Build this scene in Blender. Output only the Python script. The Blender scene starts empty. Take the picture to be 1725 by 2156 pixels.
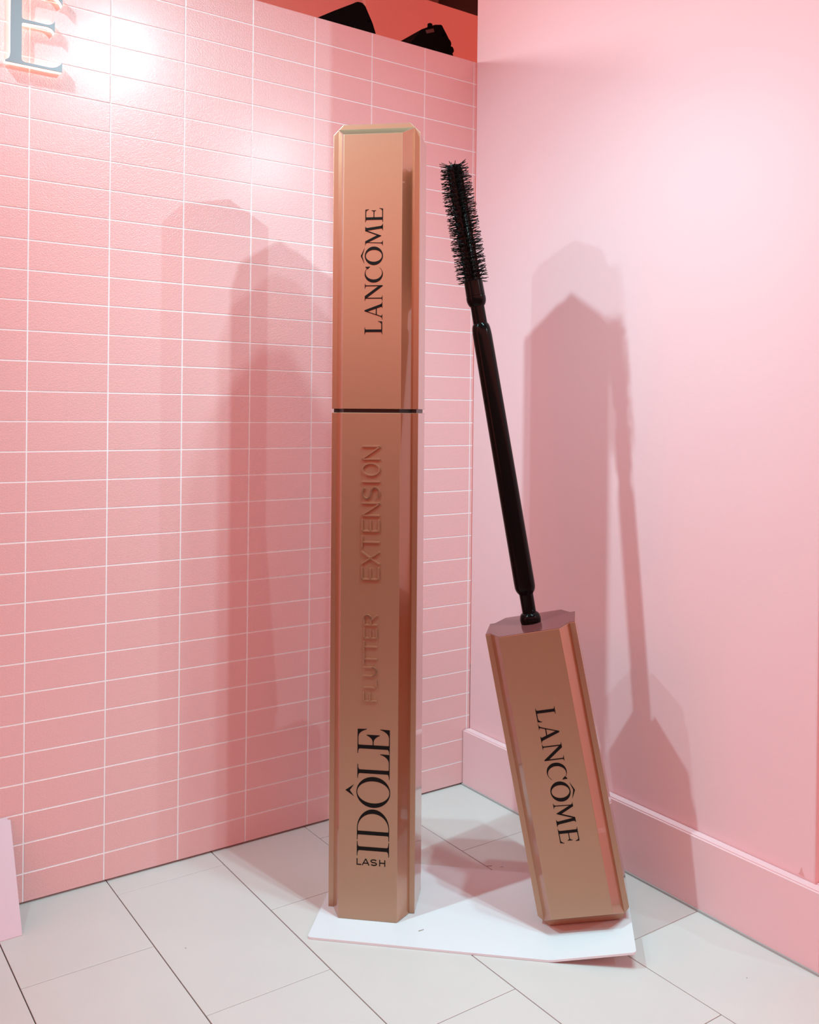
import bpy, bmesh, math, random
from mathutils import Vector, Matrix
from mathutils.geometry import tessellate_polygon

random.seed(7)
scene = bpy.context.scene
COL = scene.collection
R = math.radians

# ------------------------------------------------------------------ camera
cam_d = bpy.data.cameras.new('camera')
cam = bpy.data.objects.new('camera', cam_d)
COL.objects.link(cam)
fw = Vector((0.5702, 0.8215, -0.0068)).normalized()
rt = Vector((0.8215, -0.5701, 0.0108))
rt = (rt - fw * rt.dot(fw)).normalized()
up = rt.cross(fw)
cm = Matrix((rt, up, -fw)).transposed().to_4x4()
cm.translation = Vector((-2.7618, -2.55, 1.28))
cam.matrix_world = cm
cam_d.sensor_fit = 'HORIZONTAL'
cam_d.sensor_width = 36.0
cam_d.lens = 1984.14 * 36.0 / 1725.0
cam_d.shift_y = -(1078.0 - 881.2) / 1725.0
cam_d.clip_start = 0.05
scene.camera = cam

# ------------------------------------------------------------------ world, lamps, exposure
world = bpy.data.worlds.new('world')
scene.world = world
world.use_nodes = True
bg = world.node_tree.nodes['Background']
bg.inputs['Color'].default_value = (1.0, 0.205, 0.15, 1)
bg.inputs['Strength'].default_value = 2.5

vs = scene.view_settings
vs.view_transform = 'Standard'
vs.look = 'None'
vs.exposure = 0.0
vs.gamma = 1.0
vs.use_curve_mapping = False


def spot(name, loc, target, watts, size=70, blend=0.6, radius=0.03, color=(1.0, 0.97, 0.95)):
    d = bpy.data.lights.new(name, 'SPOT')
    d.energy = watts
    d.spot_size = R(size)
    d.spot_blend = blend
    d.shadow_soft_size = radius
    d.color = color
    o = bpy.data.objects.new(name, d)
    COL.objects.link(o)
    o.location = loc
    o.rotation_euler = (Vector(target) - Vector(loc)).to_track_quat('-Z', 'Y').to_euler()
    return o


COOL = (0.50, 0.97, 1.02)
# ceiling track running towards the tiled wall
spot('track_spot_near_wall', (-1.315, -1.09, 3.06), (-1.35, -0.50, 0.3), 74, 80, 1.0, 0.035, COOL)
spot('track_spot_middle', (-1.316, -1.61, 3.06), (-1.50, -0.60, 0.3), 100, 76, 1.0, 0.03, COOL)
spot('track_spot_front', (-1.318, -2.14, 3.06), (-2.05, -0.1, 0.5), 112, 96, 0.9, 0.03, COOL)
# spot further right in the shop
spot('shop_spot', (0.93, -5.0, 3.50), (-2.1, 0.0, 0.6), 150, 55, 0.8, 0.03, COOL)
# track running along the tiled wall, lighting the painted wall
spot('track_spot_left_a', (-3.03, -0.552, 3.065), (-0.73, -0.80, 0.9), 180, 85, 1.0, 0.03, COOL)
spot('track_spot_left_b', (-4.148, -0.556, 2.996), (-0.73, -0.9, 1.2), 88, 70, 1.0, 0.03, COOL)
# work light behind the tiled partition
d_ = bpy.data.lights.new('lamp_behind_partition', 'POINT')
d_.energy = 44
d_.shadow_soft_size = 0.012
d_.color = (0.75, 0.9, 0.9)
o_ = bpy.data.objects.new('lamp_behind_partition', d_)
COL.objects.link(o_)
o_.location = (-2.4, 0.11, 2.514)

# ------------------------------------------------------------------ materials
def newmat(name):
    m = bpy.data.materials.new(name)
    m.use_nodes = True
    nt = m.node_tree
    return m, nt, nt.nodes['Principled BSDF']


def plain(name, col, rough=0.5, metal=0.0, coat=0.0, spec=0.5, noise=0.0, nscale=8.0, bump=0.0, bscale=200.0, emis=None, estr=0.0, col2=None):
    m, nt, b = newmat(name)
    b.inputs['Base Color'].default_value = (*col, 1)
    b.inputs['Roughness'].default_value = rough
    b.inputs['Metallic'].default_value = metal
    b.inputs['Coat Weight'].default_value = coat
    b.inputs['Specular IOR Level'].default_value = spec
    if noise > 0 or bump > 0:
        tc = nt.nodes.new('ShaderNodeTexCoord')
    if noise > 0:
        n = nt.nodes.new('ShaderNodeTexNoise')
        n.inputs['Scale'].default_value = nscale
        n.inputs['Detail'].default_value = 5
        nt.links.new(tc.outputs['Object'], n.inputs['Vector'])
        mx = nt.nodes.new('ShaderNodeMix')
        mx.data_type = 'RGBA'
        mx.inputs['A'].default_value = (*[c * (1 - noise) for c in col], 1)
        c2 = col2 if col2 else [min(1, c * (1 + noise)) for c in col]
        mx.inputs['B'].default_value = (*c2, 1)
        nt.links.new(n.outputs['Fac'], mx.inputs['Factor'])
        nt.links.new(mx.outputs['Result'], b.inputs['Base Color'])
    if bump > 0:
        n2 = nt.nodes.new('ShaderNodeTexNoise')
        n2.inputs['Scale'].default_value = bscale
        n2.inputs['Detail'].default_value = 2
        nt.links.new(tc.outputs['Object'], n2.inputs['Vector'])
        bp = nt.nodes.new('ShaderNodeBump')
        bp.inputs['Strength'].default_value = bump
        bp.inputs['Distance'].default_value = 0.002
        nt.links.new(n2.outputs['Fac'], bp.inputs['Height'])
        nt.links.new(bp.outputs['Normal'], b.inputs['Normal'])
    if emis:
        b.inputs['Emission Color'].default_value = (*emis, 1)
        b.inputs['Emission Strength'].default_value = estr
    return m


M = {}
M['tile'] = plain('pink_glazed_tile', (0.84, 0.465, 0.468), 0.25, coat=0.5, spec=0.5, bump=0.4, bscale=300)
M['tile'].node_tree.nodes['Principled BSDF'].inputs['Coat Roughness'].default_value = 0.22
M['grout'] = plain('white_grout', (0.93, 0.93, 0.96), 0.7)
M['paint'] = plain('pink_wall_paint', (0.82, 0.52, 0.55), 0.55, spec=0.3, noise=0.015, nscale=3, bump=0.08, bscale=120)
M['backpaint_shaded'] = plain('shaded_pink_back_paint', (0.76, 0.38, 0.34), 0.7, noise=0.03, nscale=4)  # pink wall paint with the shade behind the partition put into its colour
M['floor'] = plain('pale_stone_tile', (0.645, 0.572, 0.555), 0.36, spec=0.4, noise=0.05, nscale=5)
M['joint'] = plain('dark_floor_joint', (0.10, 0.07, 0.06), 0.9)
M['plate'] = plain('white_acrylic', (0.75, 0.715, 0.755), 0.22)
M['satin'] = plain('satin_rose_gold', (0.42, 0.245, 0.145), 0.40, metal=0.8, coat=1.0, noise=0.02, nscale=900)
M['satin'].node_tree.nodes['Principled BSDF'].inputs['Coat Roughness'].default_value = 0.42
M['satin'].node_tree.nodes['Principled BSDF'].inputs['Coat IOR'].default_value = 1.65
M['polish'] = plain('lacquered_rose_gold', (0.56, 0.24, 0.12), 0.36, metal=1.0, coat=1.0)
M['polish'].node_tree.nodes['Principled BSDF'].inputs['Coat Roughness'].default_value = 0.05
M['polish'].node_tree.nodes['Principled BSDF'].inputs['Coat IOR'].default_value = 1.7
M['ink'] = plain('black_print', (0.004, 0.003, 0.003), 0.5, spec=0.15)
M['black'] = plain('gloss_black_plastic', (0.005, 0.003, 0.003), 0.14, spec=0.10)
M['bristle'] = plain('black_bristle', (0.005, 0.004, 0.004), 0.35, spec=0.08)
M['maroon'] = plain('maroon_cap_end', (0.15, 0.034, 0.034), 0.14, spec=0.2)
M['neck'] = plain('dark_neck', (0.012, 0.008, 0.008), 0.4)
M['signface'] = plain('brushed_grey_sign_face', (0.26, 0.27, 0.30), 0.4, metal=0.3)
M['signglow'] = plain('lit_acrylic_sign_body', (1, 0.95, 0.9), 0.4, emis=(1.0, 0.80, 0.62), estr=1.7)
M['board'] = plain('pale_pink_board', (0.74, 0.55, 0.63), 0.5, noise=0.01)
M['caulk'] = plain('grey_caulk', (0.40, 0.37, 0.37), 0.7)
M['fixture'] = plain('matt_black_fixture', (0.003, 0.0025, 0.0025), 0.8, spec=0.08)
M['fixlabel'] = plain('fixture_label', (0.12, 0.05, 0.04), 0.4)
M['ceiling'] = plain('dark_ceiling', (0.045, 0.025, 0.02), 0.9, noise=0.2, nscale=2)
M['duct'] = plain('ceiling_beam', (0.16, 0.09, 0.07), 0.7)
M['shop'] = plain('brown_added_wall', (0.30, 0.12, 0.08), 0.7)  # dark tone for the added walls that the gold reflects
M['chip'] = plain('chipped_plaster', (0.70, 0.36, 0.36), 0.9)
M['scuff'] = plain('scuff_mark', (0.36, 0.30, 0.28), 0.8)


# ------------------------------------------------------------------ mesh helpers
def link(name, me, parent=None, mats=()):
    for m in mats:
        me.materials.append(m)
    o = bpy.data.objects.new(name, me)
    COL.objects.link(o)
    if parent:
        o.parent = parent
    return o


def tag(o, label=None, cat=None, group=None, kind=None):
    if label: o['label'] = label
    if cat: o['category'] = cat
    if group: o['group'] = group
    if kind: o['kind'] = kind
    return o


def empty(name, mat):
    o = bpy.data.objects.new(name, None)
    o.empty_display_size = 0.1
    COL.objects.link(o)
    o.matrix_world = mat
    return o


def to_mesh(bm, name, smooth=False):
    bmesh.ops.recalc_face_normals(bm, faces=bm.faces)
    me = bpy.data.meshes.new(name)
    bm.to_mesh(me)
    bm.free()
    if smooth:
        for p in me.polygons:
            p.use_smooth = True
    return me


def add_box(bm, x0, x1, y0, y1, z0, z1, mi=0):
    vs_ = [bm.verts.new(p) for p in ((x0, y0, z0), (x1, y0, z0), (x1, y1, z0), (x0, y1, z0), (x0, y0, z1), (x1, y0, z1), (x1, y1, z1), (x0, y1, z1))]
    fs = [bm.faces.new([vs_[i] for i in f]) for f in ((0, 3, 2, 1), (4, 5, 6, 7), (0, 1, 5, 4), (1, 2, 6, 5), (2, 3, 7, 6), (3, 0, 4, 7))]
    for f in fs:
        f.material_index = mi
    return fs


def box_mesh(name, x0, x1, y0, y1, z0, z1, bevel=0.0, seg=1):
    bm = bmesh.new()
    add_box(bm, x0, x1, y0, y1, z0, z1)
    if bevel > 0:
        bmesh.ops.bevel(bm, geom=bm.edges[:], offset=bevel, segments=seg, affect='EDGES', profile=0.5)
    return to_mesh(bm, name)


def lathe(name, prof, seg=48, cap=True):
    bm = bmesh.new()
    rings = []
    for z, r in prof:
        rings.append([bm.verts.new((r * math.cos(2 * math.pi * i / seg), r * math.sin(2 * math.pi * i / seg), z)) for i in range(seg)])
    for a, b in zip(rings, rings[1:]):
        for i in range(seg):
            j = (i + 1) % seg
            bm.faces.new((a[i], a[j], b[j], b[i]))
    if cap:
        bm.faces.new(rings[0][::-1])
        bm.faces.new(rings[-1])
    me = to_mesh(bm, name, True)
    return me


def sharpen(me, deg=40):
    me.set_sharp_from_angle(angle=R(deg))


def prism_into(bm, poly, f3, t0, t1, mi=0):
    """poly: 2D ccw list; f3(u,v,h) -> 3D"""
    n = len(poly)
    a = [bm.verts.new(f3(u, v, t0)) for u, v in poly]
    b = [bm.verts.new(f3(u, v, t1)) for u, v in poly]
    tris = tessellate_polygon([[Vector((u, v, 0)) for u, v in poly]])
    for t in tris:
        try:
            bm.faces.new([b[i] for i in t]).material_index = mi
            bm.faces.new([a[i] for i in reversed(t)]).material_index = mi
        except ValueError:
            pass
    for i in range(n):
        j = (i + 1) % n
        try:
            bm.faces.new((a[i], a[j], b[j], b[i])).material_index = mi
        except ValueError:
            pass


# ================================================================== STRUCTURE
# ---- tiled partition (left)
TW_, RH = 0.2073, 0.0777
X7 = -0.7383
XW2 = -0.726
z31 = 0.006 + 0.955 * RH
ZTOP = 2.4866


def zr(r):
    if r >= 32: return 0.006
    if r <= 0: return ZTOP
    return z31 + (31 - r) * RH


NL = 5  # columns beyond the frame, left
XL = X7 - (8 + NL) * TW_
wall_left = link('wall_left', box_mesh('wall_left', XL, XW2, 0.0, 0.05, 0.006, ZTOP), None, [M['grout']])
tag(wall_left, 'tall partition wall clad in pink stacked tiles with white grout', kind='structure')
GJ = 0.0036
TT = 0.0010


def tile_mesh(name, w, h):
    bm = bmesh.new()
    add_box(bm, 0, w, -TT, 0.003, 0, h)
    ed = [e for e in bm.edges if all(abs(v.co.y + TT) < 1e-6 for v in e.verts)]
    bmesh.ops.bevel(bm, geom=ed, offset=0.0005, segments=1, affect='EDGES')
    me = to_mesh(bm, name)
    me.materials.append(M['tile'])
    return me


tile_cache = {}


def get_tile(w, h):
    k = (round(w, 4), round(h, 4))
    if k not in tile_cache:
        tile_cache[k] = tile_mesh('wall_tile', w, h)
    return tile_cache[k]


cols = [(X7 - (7 - c) * TW_, X7 - (7 - c) * TW_ + TW_) for c in range(-1, 7)] + [(X7, XW2)]
for ci, (xa, xb) in enumerate(cols):
    for r in range(32):
        z1, z0 = zr(r), zr(r + 1)
        ga = GJ / 2
        gb = GJ / 2 if xb < XW2 - 1e-6 else 0.0005
        gt = GJ / 2 if r > 0 else 0.0
        gbm = GJ / 2 if r < 31 else 0.0
        w, h = xb - xa - ga - gb, z1 - z0 - gt - gbm
        o = bpy.data.objects.new('wall_tile', get_tile(w, h))
        COL.objects.link(o)
        o.parent = wall_left
        o.location = (xa + ga, 0, z0 + gbm)
        o.rotation_euler = (random.gauss(0, 0.0007), 0, random.gauss(0, 0.0005))
bm = bmesh.new()
for c in range(-1 - NL, -1):
    xa = X7 - (7 - c) * TW_
    for r in range(32):
        add_box(bm, xa + GJ / 2, xa + TW_ - GJ / 2, -TT, 0.003, zr(r + 1) + GJ / 2, zr(r) - GJ / 2)
extra = link('wall_tiles', to_mesh(bm, 'wall_tiles'), wall_left, [M['tile']])
extra['kind'] = 'stuff'

# ---- painted wall (right), its base board
YE = -1.2967
wall_right = link('wall_right', box_mesh('wall_right', XW2, 0.10, YE, 0.0, 0.0, 4.2, 0.004, 2), None, [M['paint']])
tag(wall_right, 'smooth painted pink wall meeting the tiled partition', kind='structure')
BBD, BBH = 0.030, 0.1905
bm = bmesh.new()
xf = XW2 - BBD
prof = [(xf, 0.0045), (xf, BBH - 0.004), (xf + 0.002, BBH - 0.001), (xf + 0.005, BBH), (XW2 + 0.001, BBH + 0.001), (XW2 + 0.001, 0.0045)]
add_box(bm, xf, XW2 + 0.001, YE - BBD, -0.004, 0.0045, BBH)
add_box(bm, XW2, 0.10, YE - BBD, YE + 0.001, 0.0045, BBH)
bmesh.ops.remove_doubles(bm, verts=bm.verts, dist=1e-5)
ed = [e for e in bm.edges if all(abs(v.co.z - BBH) < 1e-4 for v in e.verts)]
bmesh.ops.bevel(bm, geom=ed, offset=0.004, segments=3, affect='EDGES')
baseboard = link('baseboard_right', to_mesh(bm, 'baseboard_right'), None, [M['paint']])
tag(baseboard, 'deep pink painted base board along the painted wall', kind='structure')
bm = bmesh.new()
add_box(bm, xf - 0.004, xf + 0.01, YE - BBD - 0.004, -0.003, 0.0, 0.0052)
add_box(bm, xf + 0.0101, 0.10, YE - BBD - 0.004, YE - BBD + 0.01, 0.0, 0.0052)
caulk = link('caulk_line', to_mesh(bm, 'caulk_line'), baseboard, [M['caulk']])
caulk['label'] = 'grey caulk line along the floor'
# chipped paint above the base board
bm = bmesh.new()
cy0, cz0 = -1.262, 0.196
prism_into(bm, [(-0.008, 0), (0.008, 0.001), (0.004, 0.006), (0.003, 0.011), (0.0, 0.019), (-0.002, 0.011), (-0.005, 0.006)], lambda u, v, h: (XW2 - h, cy0 + u, cz0 + v), -0.001, 0.0008)
chip = link('paint_chip', to_mesh(bm, 'paint_chip'), wall_right, [M['chip']])
chip['label'] = 'small chipped patch of paint'

# ---- bulkhead behind the partition, ceiling
wall_back = link('wall_back', box_mesh('wall_back', -0.433, 3.5, 1.2, 4.4, 0.0, 3.291), None, [M['backpaint_shaded']])
tag(wall_back, 'pink bulkhead seen over the partition, coral red from shade in its colour', kind='structure')
wall_back2 = link('wall_back_left', box_mesh('wall_back_left', -4.5, -0.4335, 1.23, 1.33, 0.0, 4.2), None, [M['backpaint_shaded']])
tag(wall_back2, 'pink wall further back over the partition, coral red from shade in its colour', kind='structure')
# unseen walls added around the viewer, something dark for the gold to reflect
added_wall_front = link('added_wall_front', box_mesh('added_wall_front', -6.4, 3.0, -6.6, -6.5, 0.0, 2.1), None, [M['shop']])
tag(added_wall_front, 'added dark brown wall behind the viewer, reflected in the gold', kind='structure')
added_wall_side = link('added_wall_side', box_mesh('added_wall_side', -6.5, -6.4, -6.6, -0.6, 0.0, 2.1), None, [M['shop']])
tag(added_wall_side, 'added dark brown wall left of the viewer, reflected in the gold', kind='structure')
ceiling = link('ceiling', box_mesh('ceiling', -6.6, 4.0, -6.7, 6.0, 4.2, 4.3), None, [M['ceiling']])
tag(ceiling, 'dark open ceiling', kind='structure')
for i in range(5):
    b_ = link('beam', box_mesh('beam', -0.08, 0.08, -3.2, 3.2, -0.1, 0.0), ceiling, [M['duct']])
    b_.location = (-0.6 + i * 0.9, 3.0, 4.2)
    b_.rotation_euler = (0, 0, R(-35))

# ---- floor
floor = link('floor', box_mesh('floor', -6.5, 3.0, -6.6, 1.4, -0.06, -0.004), None, [M['joint']])
tag(floor, 'pale stone tiled floor with thin dark joints', kind='structure')
FL_X = [-2.2766 - 0.3045 * k for k in range(6, 0, -1)] + [-2.2766, -1.974, -1.6705, -1.3660, -1.0595, -0.7555, -0.451, -0.1465, 0.158, 0.4625, 0.767]
OFF = {0: -0.371, 1: -0.0855, 2: -0.378, 3: -0.0925, 4: -0.391}
fcache = {}
for i in range(len(FL_X) - 1):
    xa, xb = FL_X[i], FL_X[i + 1]
    ci = i - 6
    off = OFF.get(ci, -0.375 if ci % 2 == 0 else -0.088)
    pitch = 0.599
    y = off
    while y < 0.06: y += pitch
    while y > -4.6:
        y1, y0 = y, y - pitch
        w, h = round(xb - xa - 0.0026, 4), round(pitch - 0.0017, 4)
        if (w, h) not in fcache:
            me = box_mesh('floor_tile', 0, w, 0, h, -0.008, 0, 0.0005)
            me.materials.append(M['floor'])
            fcache[(w, h)] = me
        o = bpy.data.objects.new('floor_tile', fcache[(w, h)])
        COL.objects.link(o)
        o.parent = floor
        o.location = (xa + 0.0013, y0 + 0.0008, random.uniform(-0.0004, 0.0))
        y -= pitch

# dirt and scuffs on the floor
for (x, y, l, w, a) in ((-1.051, -0.505, 0.020, 0.006, -30), (-1.026, -0.530, 0.012, 0.003, -20), (-1.862, -0.952, 0.012, 0.0025, -10), (-2.185, -0.985, 0.016, 0.003, -15), (-1.915, -0.42, 0.005, 0.004, 10), (-1.42, -0.31, 0.010, 0.003, -35), (-0.90, -1.24, 0.006, 0.003, 20)):
    bm = bmesh.new()
    pts = []
    for k in range(9):
        t = 2 * math.pi * k / 9
        rr_ = random.uniform(0.6, 1.0)
        pts.append((l / 2 * rr_ * math.cos(t), w / 2 * rr_ * math.sin(t)))
    ca, sa = math.cos(R(a)), math.sin(R(a))
    prism_into(bm, pts, lambda u, v, h: (x + u * ca - v * sa, y + u * sa + v * ca, h), -0.0005, 0.0002)
    link('scuff_mark', to_mesh(bm, 'scuff_mark'), floor, [M['scuff']])

# ================================================================== GLYPHS (cap height 1)
def bez(p0, p1, p2, n=6):
    return [((1 - t) ** 2 * p0[0] + 2 * t * (1 - t) * p1[0] + t * t * p2[0], (1 - t) ** 2 * p0[1] + 2 * t * (1 - t) * p1[1] + t * t * p2[1]) for t in [k / n for k in range(n + 1)]]


def serif_stem(x0, x1, sl, sr, tl, tr, y0=0.0, y1=1.0, th=0.02, br=0.07, bottom=True, top=True):
    """vertical stem x0..x1 with bracketed serifs; sl,sr bottom reach, tl,tr top reach"""
    P = []
    if bottom:
        P += [(x0 - sl, y0), (x1 + sr, y0)] + bez((x1 + sr, y0 + th), (x1, y0 + th), (x1, y0 + th + br))
    else:
        P += [(x0, y0), (x1, y0)]
    if top:
        P += bez((x1, y1 - th - br), (x1, y1 - th), (x1 + tr, y1 - th)) + [(x1 + tr, y1), (x0 - tl, y1)] + bez((x0 - tl, y1 - th), (x0, y1 - th), (x0, y1 - th - br))
    else:
        P += [(x1, y1), (x0, y1)]
    if bottom:
        P += bez((x0, y0 + th + br), (x0, y0 + th), (x0 - sl, y0 + th))
    return P


def ring(cx, cy, rx, ry, ix, iy, n=40, a0=0.0, a1=360.0, sh=0.0):
    """returns list of quads"""
    qs = []
    pts = []
    for k in range(n + 1):
        a = R(a0 + (a1 - a0) * k / n)
        pts.append(((cx + rx * math.cos(a), cy + ry * math.sin(a)), (cx + sh + ix * math.cos(a), cy + iy * math.sin(a))))
    for (o0, i0), (o1, i1) in zip(pts, pts[1:]):
        qs.append([i0, o0, o1, i1])
    return qs


def stroke(p, q, w):
    dx, dy = q[0] - p[0], q[1] - p[1]
    l = math.hypot(dx, dy)
    nx, ny = -dy / l * w / 2, dx / l * w / 2
    return [(p[0] + nx, p[1] + ny), (p[0] - nx, p[1] - ny), (q[0] - nx, q[1] - ny), (q[0] + nx, q[1] + ny)]


def polyline(pts, w):
    out = []
    for p, q in zip(pts, pts[1:]):
        out.append(stroke(p, q, w))
    for p in pts[1:-1]:
        out.append([(p[0] + w / 2 * math.cos(R(a)), p[1] + w / 2 * math.sin(R(a))) for a in range(0, 360, 45)])
    return out


def glyph_roman():
    """bracketed high-contrast capitals: list of (letter, polygons), widths along the word"""
    S = 0.150
    out = []
    # L  0 .. .765
    L_ = [serif_stem(0.145, 0.145 + S, 0.125, 0.10, 0.125, 0.125)]
    L_ += [[(0.28, 0.0), (0.745, 0.0), (0.765, 0.235), (0.742, 0.235)] + bez((0.742, 0.235), (0.70, 0.055), (0.56, 0.05)) + [(0.28, 0.05)]]
    out.append(('L', L_))
    # A  .86 .. 1.85
    A_ = [[(0.99, 0.02), (1.325, 1.0), (1.315, 0.84), (1.045, 0.02)],
          [(1.285, 0.90), (1.335, 1.02), (1.395, 1.0), (1.75, 0.03), (1.585, 0.03)],
          stroke((1.115, 0.34), (1.50, 0.34), 0.055)]
    A_ += [[(0.865, 0), (1.145, 0), (1.145, 0.02), (1.07, 0.04), (1.04, 0.10), (1.005, 0.10), (0.96, 0.03), (0.865, 0.02)]]
    A_ += [[(1.505, 0), (1.85, 0), (1.85, 0.02), (1.77, 0.04), (1.715, 0.11), (1.565, 0.11), (1.58, 0.04), (1.505, 0.02)]]
    out.append(('A', A_))
    # N 1.92 .. 2.89
    N_ = [serif_stem(2.04, 2.095, 0.125, 0.115, 0.02, 0.0, top=False),
          serif_stem(2.74, 2.795, 0.0, 0.0, 0.13, 0.10, bottom=False),
          [(1.925, 1.0), (2.185, 1.0), (2.79, 0.175), (2.79, -0.015), (2.75, -0.015), (2.045, 0.93), (2.00, 0.975), (1.925, 0.98)]]
    out.append(('N', N_))
    # C 2.95 .. 3.86
    C_ = ring(3.43, 0.5, 0.485, 0.515, 0.385, 0.468, 40, 52, 318, sh=0.078)
    C_ += [[(3.70, 0.86), (3.83, 0.72), (3.855, 0.72), (3.84, 0.98), (3.815, 0.98), (3.78, 0.945)]]
    out.append(('C', C_))
    # O 3.94 .. 4.98
    out.append(('O', ring(4.46, 0.5, 0.525, 0.515, 0.335, 0.458)))
    out.append(('^', [[(4.04, 1.045), (4.43, 1.235), (4.48, 1.235), (4.50, 1.185), (4.43, 1.155), (4.05, 1.035)],
                      [(4.43, 1.235), (4.48, 1.24), (4.88, 1.045), (4.87, 1.035), (4.50, 1.145), (4.43, 1.155)]]))
    # M 5.04 .. 6.27
    M_ = [[(5.155, 0.02), (5.20, 0.95), (5.235, 0.9), (5.20, 0.02)],
          [(5.06, 1.0), (5.285, 1.0), (5.64, 0.30), (5.60, 0.09), (5.575, 0.09), (5.20, 0.88), (5.14, 0.98), (5.06, 0.98)],
          [(5.575, 0.09), (5.60, 0.09), (5.905, 0.93), (5.905, 1.0), (5.86, 1.0), (5.585, 0.26)],
          [(5.86, 1.0), (6.11, 1.0), (6.11, 0.98), (6.055, 0.955), (6.04, 0.88), (6.155, 0.03), (6.005, 0.03), (5.885, 0.88)],
          [(5.045, 0), (5.31, 0), (5.31, 0.02), (5.23, 0.04), (5.205, 0.10), (5.155, 0.10), (5.13, 0.04), (5.045, 0.02)],
          [(5.905, 0), (6.27, 0), (6.27, 0.02), (6.19, 0.04), (6.148, 0.11), (5.995, 0.11), (5.985, 0.04), (5.905, 0.02)]]
    out.append(('M', M_))
    # E 6.36 .. 7.15
    E_ = [serif_stem(6.49, 6.49 + S, 0.125, 0.0, 0.125, 0.0),
          [(6.6, 0), (7.12, 0), (7.15, 0.21), (7.128, 0.21)] + bez((7.128, 0.21), (7.09, 0.05), (6.96, 0.045)) + [(6.6, 0.045)],
          [(6.6, 1.0), (7.075, 1.0), (7.095, 0.80), (7.073, 0.80)] + bez((7.073, 0.80), (7.04, 0.95), (6.92, 0.955)) + [(6.6, 0.955)],
          [(6.6, 0.49), (6.93, 0.49)] + bez((6.93, 0.49), (6.99, 0.485), (7.005, 0.40), 4) + [(7.028, 0.40), (7.028, 0.655), (7.005, 0.655)] + bez((7.005, 0.655), (6.99, 0.54), (6.93, 0.535), 4) + [(6.6, 0.535)]]
    out.append(('E', E_))
    return out


def glyph_didone():
    """very high contrast capitals, word length 3.97"""
    th, br, S = 0.018, 0.06, 0.115
    out = []
    out.append(('I', [serif_stem(0.17, 0.17 + S, 0.165, 0.165, 0.165, 0.165, th=th, br=br)]))
    D_ = [serif_stem(0.66, 0.66 + S, 0.16, 0.05, 0.16, 0.05, th=th, br=0.02)]
    D_ += ring(0.86, 0.5, 0.60, 0.50, 0.465, 0.478, 30, -90, 90)
    D_ += [[(0.72, 0), (0.87, 0), (0.87, 0.022), (0.72, 0.022)], [(0.72, 0.978), (0.87, 0.978), (0.87, 1), (0.72, 1)]]
    out.append(('D', D_))
    out.append(('O', ring(1.995, 0.5, 0.48, 0.525, 0.345, 0.50, 44)))
    out.append(('^', [[(1.84, 1.10), (2.02, 1.37), (2.02, 1.235)], [(2.02, 1.37), (2.21, 1.10), (2.02, 1.235)]]))
    L_ = [serif_stem(2.575, 2.575 + S, 0.155, 0.02, 0.155, 0.165, th=th, br=br),
          [(2.63, 0), (3.185, 0), (3.195, 0.30), (3.185, 0.30)] + bez((3.185, 0.30), (3.10, 0.03), (2.93, 0.025)) + [(2.63, 0.025)]]
    out.append(('L', L_))
    E_ = [serif_stem(3.345, 3.345 + S, 0.145, 0.02, 0.145, 0.02, th=th, br=br),
          [(3.4, 0), (3.955, 0), (3.965, 0.30), (3.955, 0.30)] + bez((3.955, 0.30), (3.87, 0.03), (3.70, 0.025)) + [(3.4, 0.025)],
          [(3.4, 1), (3.95, 1), (3.96, 0.715), (3.95, 0.715)] + bez((3.95, 0.715), (3.87, 0.97), (3.70, 0.975)) + [(3.4, 0.975)],
          [(3.4, 0.50), (3.56, 0.50)] + bez((3.56, 0.50), (3.68, 0.495), (3.765, 0.31)) + [(3.78, 0.31), (3.78, 0.72), (3.765, 0.72)] + bez((3.765, 0.72), (3.68, 0.535), (3.56, 0.53)) + [(3.4, 0.53)]]
    out.append(('E', E_))
    return out


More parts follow.
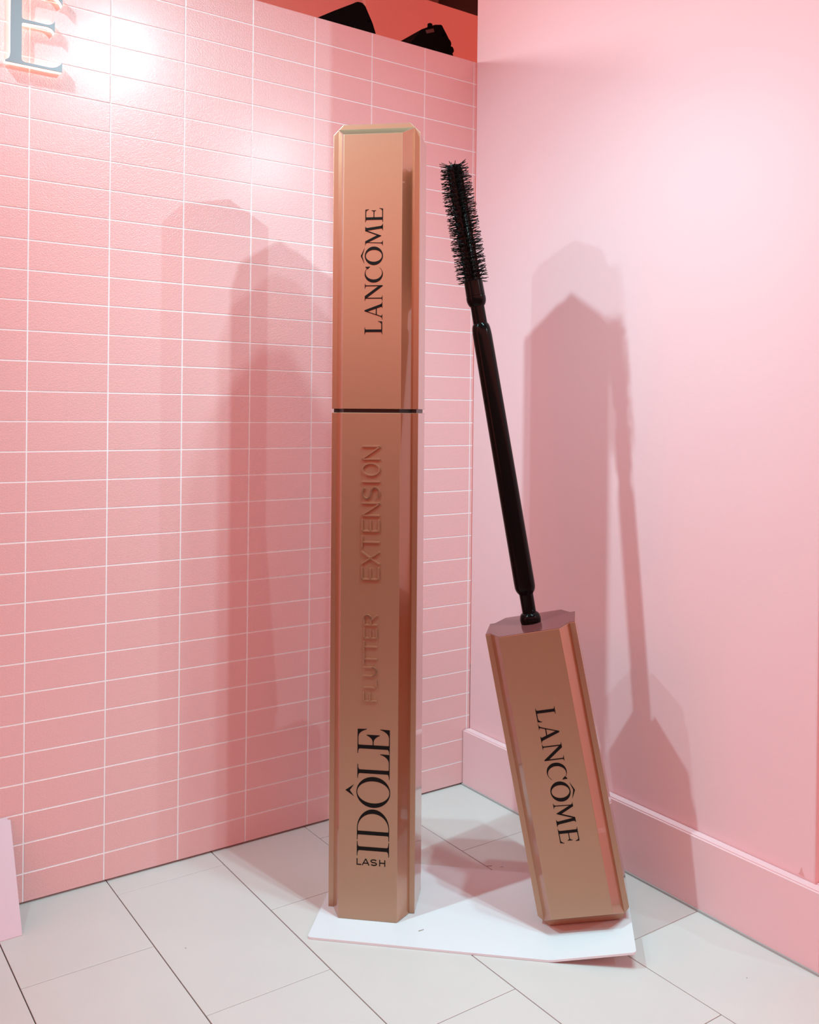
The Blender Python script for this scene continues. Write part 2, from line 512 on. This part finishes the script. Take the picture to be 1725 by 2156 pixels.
def sans(ch, x, w, t):
    """thin sans capital in box x..x+w, cap height 1, stroke t; returns polygons"""
    h = t / 2
    x0, x1 = x + h, x + w - h
    y0, y1 = h, 1 - h
    xm = (x0 + x1) / 2
    if ch == 'E':
        return polyline([(x1 + h, y1), (x0, y1), (x0, y0), (x1 + h, y0)], t) + [stroke((x0, 0.5), (x1, 0.5), t)]
    if ch == 'F':
        return polyline([(x1 + h, y1), (x0, y1), (x0, 0)], t) + [stroke((x0, 0.5), (x1, 0.5), t)]
    if ch == 'X':
        return [stroke((x0, 0), (x1, 1), t), stroke((x1, 0), (x0, 1), t)]
    if ch == 'T':
        return [stroke((x, y1), (x + w, y1), t), stroke((xm, 0), (xm, y1), t)]
    if ch == 'N':
        return [stroke((x0, 0), (x0, 1), t), stroke((x1, 0), (x1, 1), t), stroke((x0, 1), (x1, 0), t)]
    if ch == 'I':
        return [stroke((xm, 0), (xm, 1), t)]
    if ch == 'O':
        return ring(x + w / 2, 0.5, w / 2, 0.5, w / 2 - t, 0.5 - t, 32)
    if ch == 'L':
        return polyline([(x0, 1), (x0, y0), (x1 + h, y0)], t)
    if ch == 'U':
        r = (x1 - x0) / 2
        pts = [(x0, 1)] + [(xm - r * math.cos(R(a)), y0 + r - r * math.sin(R(a))) for a in range(0, 181, 15)] + [(x1, 1)]
        return polyline(pts, t)
    if ch == 'R':
        r = (y1 - 0.48) / 2
        pts = [(x0, y1), (x1 - r, y1)] + [(x1 - r + r * math.sin(R(a)), 0.48 + r + r * math.cos(R(a))) for a in range(15, 181, 15)] + [(x0, 0.48)]
        return [stroke((x0, 0), (x0, 1), t)] + polyline(pts, t) + [stroke((xm, 0.48), (x1 + h * 0.5, 0), t)]
    if ch == 'S':
        rx = (x1 - x0) / 2
        ry = (y1 - y0) / 4
        pts = [(xm + rx * math.cos(R(a)), y1 - ry + ry * math.sin(R(a))) for a in range(25, 271, 15)]
        pts += [(xm + rx * math.cos(R(a)), y0 + ry + ry * math.sin(R(a))) for a in range(75, -156, -15)]
        return polyline(pts, t)
    if ch == 'A':
        return [stroke((x0, 0), (xm, 1), t), stroke((x1, 0), (xm, 1), t), stroke((x0 + 0.16 * w, 0.32), (x1 - 0.16 * w, 0.32), t)]
    if ch == 'H':
        return [stroke((x0, 0), (x0, 1), t), stroke((x1, 0), (x1, 1), t), stroke((x0, 0.5), (x1, 0.5), t)]
    return []


def put_letter(parent, polys, f3, t0, t1, mat, bevel=0.0):
    bm = bmesh.new()
    for p in polys:
        prism_into(bm, p, f3, t0, t1)
    o = link('letter', to_mesh(bm, 'letter'), parent, [mat])
    return o


# ================================================================== GIANT MASCARA PROPS
HW, CH, PB, FIN, SD = 0.0743, 0.0247, 0.051, 0.013, 0.124
TWH = HW + CH + FIN
YC = PB + SD / 2          # section centre measured from the front face
CAPH = 0.726


def hexa(bm, A, B, mi):
    """closed solid from two equal-length loops; mi(i) material of side i, mi('a'), mi('b')"""
    a = [bm.verts.new(p) for p in A]
    b = [bm.verts.new(p) for p in B]
    n = len(a)
    bm.faces.new(a[::-1]).material_index = mi('a')
    bm.faces.new(b).material_index = mi('b')
    for i in range(n):
        j = (i + 1) % n
        bm.faces.new((a[i], a[j], b[j], b[i])).material_index = mi(i)


def shell(z0, z1, closed_dir=0, end_mat=0):
    """closed_dir +1: closed bevelled end at z1, -1: at z0, 0: plain. materials 0 satin,1 polished,2 end"""
    bm = bmesh.new()
    yf, yb = -SD / 2, SD / 2
    yF, yB = -SD / 2 - PB, SD / 2 + PB
    c1, cb, cp = 0.0255, 0.012, 0.039      # corner cut, ridge inset, panel inset
    if closed_dir == 0:
        loop = [(-TWH, z0), (TWH, z0), (TWH, z1), (-TWH, z1)]
        base = [(-HW - CH, z0), (HW + CH, z0), (HW + CH, z1), (-HW - CH, z1)]
        top = [(-HW, z0), (HW, z0), (HW, z1), (-HW, z1)]
    elif closed_dir > 0:
        loop = [(-TWH, z0), (TWH, z0), (TWH, z1 - c1), (TWH - c1, z1), (-TWH + c1, z1), (-TWH, z1 - c1)]
        base = [(-HW - CH, z0), (HW + CH, z0), (HW + CH, z1 - cb), (-HW - CH, z1 - cb)]
        top = [(-HW, z0), (HW, z0), (HW, z1 - cp), (-HW, z1 - cp)]
    else:
        loop = [(-TWH, z1), (-TWH, z0 + c1), (-TWH + c1, z0), (TWH - c1, z0), (TWH, z0 + c1), (TWH, z1)]
        base = [(-HW - CH, z1), (-HW - CH, z0 + cb), (HW + CH, z0 + cb), (HW + CH, z1)]
        top = [(-HW, z1), (-HW, z0 + cp), (HW, z0 + cp), (HW, z1)]

    def m_slab(i):
        return 0 if i in ('a', 'b') else 1

    flat = {1: 2, -1: 1, 0: None}[closed_dir]      # the short bevel at the closed end is satin too

    def m_pan(i):
        return 0 if i in ('a', 'b', flat) else 1
    hexa(bm, [(x, yf, z) for x, z in loop], [(x, yb, z) for x, z in loop], m_slab)
    hexa(bm, [(x, yF, z) for x, z in top], [(x, yf, z) for x, z in base], m_pan)
    hexa(bm, [(x, yb, z) for x, z in base], [(x, yB, z) for x, z in top], m_pan)
    bmesh.ops.bevel(bm, geom=bm.edges[:], offset=0.0011, segments=2, affect='EDGES', profile=0.6)
    bmesh.ops.recalc_face_normals(bm, faces=bm.faces)
    if closed_dir < 0:
        pass
    return bm


# ---- tall closed mascara tube
ang = R(-43.09)
e_ = Vector((math.cos(ang), math.sin(ang), 0))
nb = Vector((-e_.y, e_.x, 0))
front_mid = Vector((-1.5511, -0.5151, 0)) + e_ * HW
t_mat = Matrix.Translation(front_mid + nb * YC + Vector((0, 0, 0.006))) @ Matrix.Rotation(ang, 4, 'Z') @ Matrix.Rotation(-0.0033, 4, 'Y')
tube = empty('mascara_tube', t_mat)
tag(tube, 'tall closed rose gold mascara tube standing upright on the white plate', 'mascara tube')
zo = 0.006
body = link('body', to_mesh(shell(0.0, 1.2775 - zo), 'body'), tube, [M['satin'], M['polish']])
OUTL = [(-HW, -SD / 2 - PB), (HW, -SD / 2 - PB), (HW + CH, -SD / 2), (TWH, -SD / 2), (TWH, SD / 2), (HW + CH, SD / 2), (HW, SD / 2 + PB), (-HW, SD / 2 + PB), (-HW - CH, SD / 2), (-TWH, SD / 2), (-TWH, -SD / 2), (-HW - CH, -SD / 2)]
bm = bmesh.new()
prism_into(bm, [(x * 0.955, y * 0.955) for x, y in OUTL], lambda u, v, h: (u, v, h), 1.27 - zo, 1.295 - zo)
neck = link('neck', to_mesh(bm, 'neck'), tube, [M['neck']])
neck['label'] = 'black recessed gap between cap and body'
cap = link('cap', to_mesh(shell(1.2868 - zo, 2.0125 - zo, +1), 'cap'), tube, [M['satin'], M['polish']])
YFRONT = -SD / 2 - PB


def f_up(s_base, s_cap, z_start, su):
    k = (s_cap - s_base)
    return lambda u, v, h: (s_base + v * k, YFRONT - h, z_start - zo + u * su)


f = f_up(0.0268, -0.0178, 1.4721, 0.3150 / 7.15)
for ch, polys in glyph_roman():
    put_letter(cap, polys, f, -0.0003, 0.0006, M['ink'])
f = f_up(0.0538, -0.0280, 0.1677, 0.3195 / 3.97)
for ch, polys in glyph_didone():
    put_letter(body, polys, f, -0.0003, 0.0006, M['ink'])
# LASH, upright
fl = lambda u, v, h: (u, YFRONT - h, 0.1442 - zo + v * 0.0162)
for ch, x0, x1 in (('L', -0.0284, -0.0162), ('A', -0.0150, 0.0047), ('S', 0.0068, 0.0236), ('H', 0.0293, 0.0447)):
    sc = 0.0162
    polys = sans(ch, 0, (x1 - x0) / sc, 0.15)
    put_letter(body, polys, (lambda x0: (lambda u, v, h: (x0 + u * sc, YFRONT - h, 0.1442 - zo + v * sc)))(x0), -0.0003, 0.0006, M['ink'])
# embossed words
def emboss(word, spans, s_base, s_cap, zs, ze, p0, p1, t):
    kk = (ze - zs) / (p1 - p0)
    chh = abs(s_cap - s_base)
    for ch, a, b in zip(word, spans[::2], spans[1::2]):
        za = zs + (a - p0) * kk
        zb = zs + (b - p0) * kk
        polys = sans(ch, 0, (zb - za) / chh, t)
        put_letter(body, polys, (lambda za: (lambda u, v, h: (s_base + (s_cap - s_base) * v, YFRONT - h, za - zo + u * chh)))(za), -0.001, 0.0040, M['satin'])


emboss('EXTENSION', [-1118, -1022, -1000, -892, -868, -778, -742, -648, -620, -512, -488, -390, -356, -344, -305, -200, -178, -68], 0.0242, -0.0215, 0.860, 1.1952, -1118, -68, 0.075)
emboss('FLUTTER', [-2068, -1990, -1962, -1892, -1872, -1796, -1778, -1692, -1682, -1598, -1576, -1498, -1474, -1388], 0.0205, -0.0145, 0.556, 0.7728, -2068, -1390, 0.09)

# ---- leaning open wand: cap with rod and brush
K = 1.01
ce = Vector((0.6941, -0.6925, 0.1966))
cn = Vector((0.7072, 0.7069, -0.0065))
ce.normalize()
cn = (cn - ce * cn.dot(ce)).normalized()
cu = ce.cross(cn)
org = Vector((-1.207, -0.8307, 0.7439))      # centre of the front face at the open end
w_base = org + cn * (YC * K) - cu * (CAPH * K)
wm = Matrix((ce * K, cn * K, cu * K)).transposed().to_4x4()
wm.translation = w_base
wand = empty('mascara_wand', wm)
tag(wand, 'opened rose gold mascara cap with black rod and bristled brush, leaning left', 'mascara wand')
wcap = link('cap', to_mesh(shell(0.0, CAPH, -1), 'cap'), wand, [M['satin'], M['polish']])
fwd = lambda u, v, h: (-0.0187 + v * 0.0468, YFRONT - h, CAPH - (0.1812 + u * 0.3280 / 7.15))
for ch, polys in glyph_roman():
    put_letter(wcap, polys, fwd, -0.0003, 0.0006, M['ink'])
# open end plate, following the outline
outl = OUTL
outl = [(x * 0.995, y * 0.995) for x, y in outl]
bm = bmesh.new()
prism_into(bm, outl, lambda u, v, h: (u, v, CAPH + h), -0.004, 0.0008)
endp = link('cap_end', to_mesh(bm, 'cap_end'), wcap, [M['maroon']])
endp['label'] = 'flat maroon end of the cap'

rod_base = org + cn * (YC * K)
rod_dir = Vector((-0.1405, 0.1089, 0.9841)).normalized()
rx_ = ce - rod_dir * ce.dot(rod_dir)
rx_.normalize()
ry_ = rod_dir.cross(rx_)
rm = Matrix((rx_, ry_, rod_dir)).transposed().to_4x4()
rm.translation = rod_base
rl = wm.inverted() @ rm


def rodpart(name, me, mat, smooth=True):
    o = link(name, me, wand, [mat])
    o.matrix_local = rl
    return o


sh_ = lambda me: (me.set_sharp_from_angle(angle=R(35)), me)[1]
rodpart('collar', sh_(lathe('collar', [(-0.004, 0.0240), (0.0, 0.0252), (0.005, 0.0262), (0.012, 0.0266), (0.018, 0.0258), (0.023, 0.0238), (0.0262, 0.0208), (0.0275, 0.0185), (0.0275, 0.017)])), M['black'])
rodpart('rod', sh_(lathe('rod', [(0.02, 0.0176), (0.0745, 0.0180), (0.0765, 0.0186), (0.079, 0.0208), (0.083, 0.0232), (0.088, 0.0252), (0.094, 0.0263), (0.105, 0.0266), (0.30, 0.0262), (0.55, 0.0255), (0.745, 0.0247), (0.756, 0.0243), (0.765, 0.0234), (0.771, 0.0222), (0.7755, 0.0205), (0.778, 0.0185), (0.778, 0.0181), (0.825, 0.0178)])), M['black'])
fer = rodpart('ferrule', sh_(lathe('ferrule', [(0.822, 0.0170), (0.8232, 0.0186), (0.826, 0.0208), (0.831, 0.0232), (0.837, 0.0248), (0.843, 0.0252), (0.8485, 0.0249), (0.8488, 0.0236), (0.8500, 0.0236), (0.8503, 0.0244), (0.888, 0.0238), (0.8895, 0.0226), (0.8895, 0.018)])), M['black'])
# brush core with ribs
B0, B1 = 0.885, 1.190
bm = bmesh.new()
seg = 72
rings = []
for z, sc in [(B0, 1.0), (1.0, 1.0), (1.1, 0.97), (1.175, 0.92), (B1 - 0.004, 0.88), (B1, 0.80)]:
    rg = []
    for i in range(seg):
        a = 2 * math.pi * i / seg
        lob = max(0.0, math.cos(6 * a + math.pi / 2)) ** 3
        r = (0.0150 + 0.0062 * lob) * sc
        rg.append(bm.verts.new((r * math.cos(a), r * math.sin(a), z)))
    rings.append(rg)
for a, b in zip(rings, rings[1:]):
    for i in range(seg):
        j = (i + 1) % seg
        bm.faces.new((a[i], a[j], b[j], b[i]))
bm.faces.new(rings[-1])
bm.faces.new(rings[0][::-1])
core = rodpart('brush_core', sh_(to_mesh(bm, 'brush_core', True)), M['black'])
# bristles
bm = bmesh.new()
nrow = 16
for k in range(nrow):
    az0 = 2 * math.pi * k / nrow
    n = 52
    for i in range(n):
        z = B0 + 0.006 + (B1 - B0 - 0.008) * (i + random.uniform(-0.25, 0.25)) / (n - 1)
        az = az0 + random.gauss(0, 0.05)
        tilt = random.gauss(0.16, 0.12) * (1 if i % 2 else -1) + 0.08
        sw = random.gauss(0, 0.18)
        lt = 1.0 if z < 1.12 else 1.0 - 0.14 * (z - 1.12) / 0.07
        r0, r1 = 0.0135, (0.0405 + random.gauss(0, 0.0012)) * lt
        d = Vector((math.cos(az), math.sin(az), 0))
        tv = Vector((-math.sin(az), math.cos(az), 0))
        p0 = d * r0 + Vector((0, 0, z))
        p1 = d * r1 + tv * ((r1 - r0) * math.tan(sw) * 0.6) + Vector((0, 0, z + (r1 - r0) * math.tan(tilt)))
        ax = (p1 - p0).normalized()
        u_ = ax.cross(Vector((0, 0, 1))).normalized()
        v_ = ax.cross(u_)
        th0, th1 = 0.0013, 0.0009
        A = [bm.verts.new(p0 + (u_ * math.cos(q) + v_ * math.sin(q)) * th0) for q in (0, 2.094, 4.189)]
        Bv = [bm.verts.new(p1 + (u_ * math.cos(q) + v_ * math.sin(q)) * th1) for q in (0, 2.094, 4.189)]
        for q in range(3):
            bm.faces.new((A[q], A[(q + 1) % 3], Bv[(q + 1) % 3], Bv[q]))
        bm.faces.new(Bv)
bris = rodpart('bristles', to_mesh(bm, 'bristles', True), M['bristle'])
bris['kind'] = 'stuff'

# ---- white base plate with its right part bent up under the wand
pf = Vector((-1.6569, -0.5471, 0))
pa = Vector((0.7269, -0.6867, 0)).normalized()
pn = Vector((0.6867, 0.7269, 0)).normalized()
PLW, PLD, PT, A0, SL = 0.7786, 0.412, 0.0055, 0.582, 0.193


def lift(a):
    if a < A0 - 0.008: return 0.0
    if a < A0 + 0.008: return SL * (a - A0 + 0.008) ** 2 / 0.032
    return SL * (a - A0)


rr = 0.009
avals = [0] + [rr * (1 - math.cos(R(q))) for q in (30, 50, 70, 90)] + [0.2, 0.4] + [A0 + d for d in (-0.008, -0.004, 0, 0.004, 0.008)] + [0.68] + [PLW - rr * (1 - math.cos(R(q))) for q in (90, 70, 50, 30)] + [PLW]
bm = bmesh.new()
tops, bots = [], []
for a in avals:
    dd = 0.0
    if a < rr: dd = rr - math.sqrt(max(0, rr * rr - (rr - a) ** 2))
    if a > PLW - rr: dd = rr - math.sqrt(max(0, rr * rr - (a - PLW + rr) ** 2))
    tr, brw = [], []
    for b in (dd, PLD * 0.5, PLD - dd):
        p = pf + pa * a + pn * b
        z = lift(a)
        tr.append(bm.verts.new((p.x, p.y, z + PT)))
        brw.append(bm.verts.new((p.x, p.y, z + 0.0004)))
    tops.append(tr)
    bots.append(brw)
for i in range(len(avals) - 1):
    for j in range(2):
        bm.faces.new((tops[i][j], tops[i + 1][j], tops[i + 1][j + 1], tops[i][j + 1]))
        bm.faces.new((bots[i][j], bots[i][j + 1], bots[i + 1][j + 1], bots[i + 1][j]))
    bm.faces.new((bots[i][0], bots[i + 1][0], tops[i + 1][0], tops[i][0]))
    bm.faces.new((bots[i][2], tops[i][2], tops[i + 1][2], bots[i + 1][2]))
for i in (0, -1):
    for j in range(2):
        bm.faces.new((bots[i][j], tops[i][j], tops[i][j + 1], bots[i][j + 1]))
plate = link('base_plate', to_mesh(bm, 'base_plate'), None, [M['plate']])
tag(plate, 'white acrylic base plate on the floor, its right corner bent upwards', 'base plate')
bm = bmesh.new()
sp = pf + pa * 0.268 + pn * 0.075
prism_into(bm, [(-0.008, -0.002), (0.008, -0.0015), (0.0085, 0.0015), (-0.007, 0.002)], lambda u, v, h: (sp.x + u * 0.95 + v * 0.3, sp.y - 0.1 * u + v, PT + h), -0.0005, 0.0004)
sc_ = link('scuff', to_mesh(bm, 'scuff'), plate, [M['scuff']])
sc_['label'] = 'small grey scuff on the plate'

# ---- lit letter of the wall sign
def E_poly():
    xl, xr = -2.2437, -2.2168
    zb, zt = 2.1440, 2.3450
    P = [(-2.2556, zb), (-2.1180, zb + 0.0005), (-2.1175, 2.1711)]
    P += bez((-2.1175, 2.1711), (-2.128, 2.1515), (-2.150, 2.1505), 6) + [(-2.206, 2.1510)]
    P += bez((-2.206, 2.1510), (xr, 2.1515), (xr, 2.1580), 4)
    P += bez((xr, 2.2440), (xr, 2.2498), (-2.211, 2.2500), 4) + [(-2.157, 2.2525)]
    P += bez((-2.157, 2.2525), (-2.1415, 2.2525), (-2.1370, 2.2400), 5) + [(-2.1368, 2.2713)]
    P += bez((-2.1372, 2.2713), (-2.1430, 2.2585), (-2.158, 2.2580), 5) + [(-2.211, 2.2585)]
    P += bez((-2.211, 2.2585), (xr, 2.2590), (xr, 2.2640), 4)
    P += bez((xr, 2.3300), (xr, 2.3375), (-2.206, 2.3380), 4) + [(-2.160, 2.3380)]
    P += bez((-2.160, 2.3380), (-2.128, 2.3370), (-2.1185, 2.3150), 6) + [(-2.1183, zt), (-2.2556, zt), (-2.2556, zt - 0.004)]
    P += bez((-2.2556, zt - 0.004), (xl, zt - 0.006), (xl, zt - 0.022), 5)
    P += bez((xl, 2.1700), (xl, 2.1520), (-2.2556, 2.1480), 5)
    return P


sign = empty('sign_letter', Matrix.Translation((-2.187, -0.012, 2.144)))
tag(sign, 'grey serif letter E glowing warm white on the pink tiled wall', 'sign letter')
KE = 2.5265 / 2.5135
ep = [(-2.7618 + (x + 2.7618) * KE + 2.187, 1.28 + (z - 1.28) * KE - 2.144) for x, z in E_poly()]
bm = bmesh.new()
prism_into(bm, ep, lambda u, v, h: (u, h, v), -0.0125, -0.0095)
link('letter_face', to_mesh(bm, 'letter_face'), sign, [M['signface']])
bm = bmesh.new()
prism_into(bm, ep, lambda u, v, h: (u, h, v), -0.0096, 0.007)
link('letter_body', to_mesh(bm, 'letter_body'), sign, [M['signglow']])['label'] = 'glowing white acrylic edge'
for x, z in ((-0.043, 0.02), (-0.043, 0.18)):
    link('standoff', box_mesh('standoff', x - 0.004, x + 0.004, 0.006, 0.0115, z - 0.004, z + 0.004), sign, [M['signface']])

# ---- pale pink boards leaning on the tiled wall
def board(label, yb, yt, ztop, xr, th):
    L = math.hypot(yb - yt, ztop)
    lean = math.atan2(yb - yt, ztop)
    me = box_mesh('leaning_board', -0.55, 0.0, 0.0, th, 0.0, L, 0.001)
    o = link('leaning_board', me, None, [M['board']])
    o.location = (xr, -yb, 0.0005)
    o.rotation_euler = (-lean, 0, 0)
    return tag(o, label, 'board', 'pale pink boards leaning at the left edge')


board('front pale pink board leaning on the tiles at the left edge', 0.151, 0.0125, 0.232, -2.2235, 0.003)
board('rear pale pink board tucked behind the front leaning one', 0.146, 0.0051, 0.236, -2.2290, 0.003)

# ---- black stage lamps behind the partition
def extrude_xz(name, pts, y0, y1, parent, mat, bevel=0.0025):
    bm = bmesh.new()
    prism_into(bm, pts, lambda u, v, h: (u, h, v), y0, y1)
    bmesh.ops.dissolve_limit(bm, angle_limit=0.01, verts=bm.verts, edges=bm.edges)
    if bevel:
        bmesh.ops.bevel(bm, geom=bm.edges[:], offset=bevel, segments=2, affect='EDGES')
    return link(name, to_mesh(bm, name), parent, [mat])


def lamp_common(root, x):
    # yoke arms and clamp onto the rear rail of the partition
    for dy in (-0.085, 0.085):
        link('yoke_arm', box_mesh('yoke_arm', -0.012, 0.012, dy - 0.004, dy + 0.004, 0.0, 0.10, 0.001), root, [M['fixture']])
    link('yoke_bar', box_mesh('yoke_bar', -0.012, 0.012, -0.089, 0.089, -0.008, 0.001, 0.001), root, [M['fixture']])
    link('clamp', box_mesh('clamp', -0.018, 0.018, -0.175, -0.03, -0.05, -0.007, 0.002), root, [M['fixture']])


r1 = empty('stage_lamp', Matrix.Translation((-1.125, 0.22, 2.46)))
tag(r1, 'smooth black lamp housing peeking over the partition, the left one', 'stage lamp', 'black lamps behind the partition')
extrude_xz('housing', [(-0.16, 0.035), (-0.02, 0.03), (0.085, 0.05), (0.083, 0.10), (0.0698, 0.1326), (0.0392, 0.1844), (0.026, 0.1896), (0.006, 0.1886), (-0.0066, 0.1802), (-0.0862, 0.1338), (-0.165, 0.085)], -0.07, 0.07, r1, M['fixture'])
lamp_common(r1, 0)
r2 = empty('stage_lamp', Matrix.Translation((-0.79, 0.22, 2.46)))
tag(r2, 'knobbed black lamp housing peeking over the partition, nearest the painted wall', 'stage lamp', 'black lamps behind the partition')
extrude_xz('housing', [(-0.12, 0.04), (0.06, 0.03), (0.085, 0.08), (0.0577, 0.1559), (0.025, 0.1979), (-0.0055, 0.1906), (-0.0272, 0.1796), (-0.0642, 0.160), (-0.0828, 0.1332), (-0.12, 0.09)], -0.07, 0.07, r2, M['fixture'])
kb = link('knob', lathe('knob', [(0, 0.009), (0.018, 0.009), (0.020, 0.006)], 16), r2, [M['fixture']])
kb.location = (-0.0140, -0.05, 0.178)
kb2 = link('knob', lathe('knob', [(0, 0.017), (0.02, 0.017), (0.023, 0.012)], 16), r2, [M['fixture']])
kb2.location = (0.050, -0.05, 0.137)
kb2.rotation_euler = (0, R(50), 0)
kb3 = link('knob', lathe('knob', [(0, 0.012), (0.02, 0.012), (0.023, 0.008)], 16), r2, [M['fixture']])
kb3.location = (0.066, -0.05, 0.118)
kb3.rotation_euler = (0, R(60), 0)
lb = link('rating_label', box_mesh('rating_label', -0.018, 0.018, -0.0712, -0.0695, -0.006, 0.006), r2, [M['fixlabel']])
lb.location = (-0.028, 0, 0.162)
lb.rotation_euler = (0, R(-22), 0)
lamp_common(r2, 0)
rail = link('lamp_rail', box_mesh('lamp_rail', -1.7, -0.74, 0.05, 0.08, 2.405, 2.435, 0.002), wall_left, [M['fixture']])
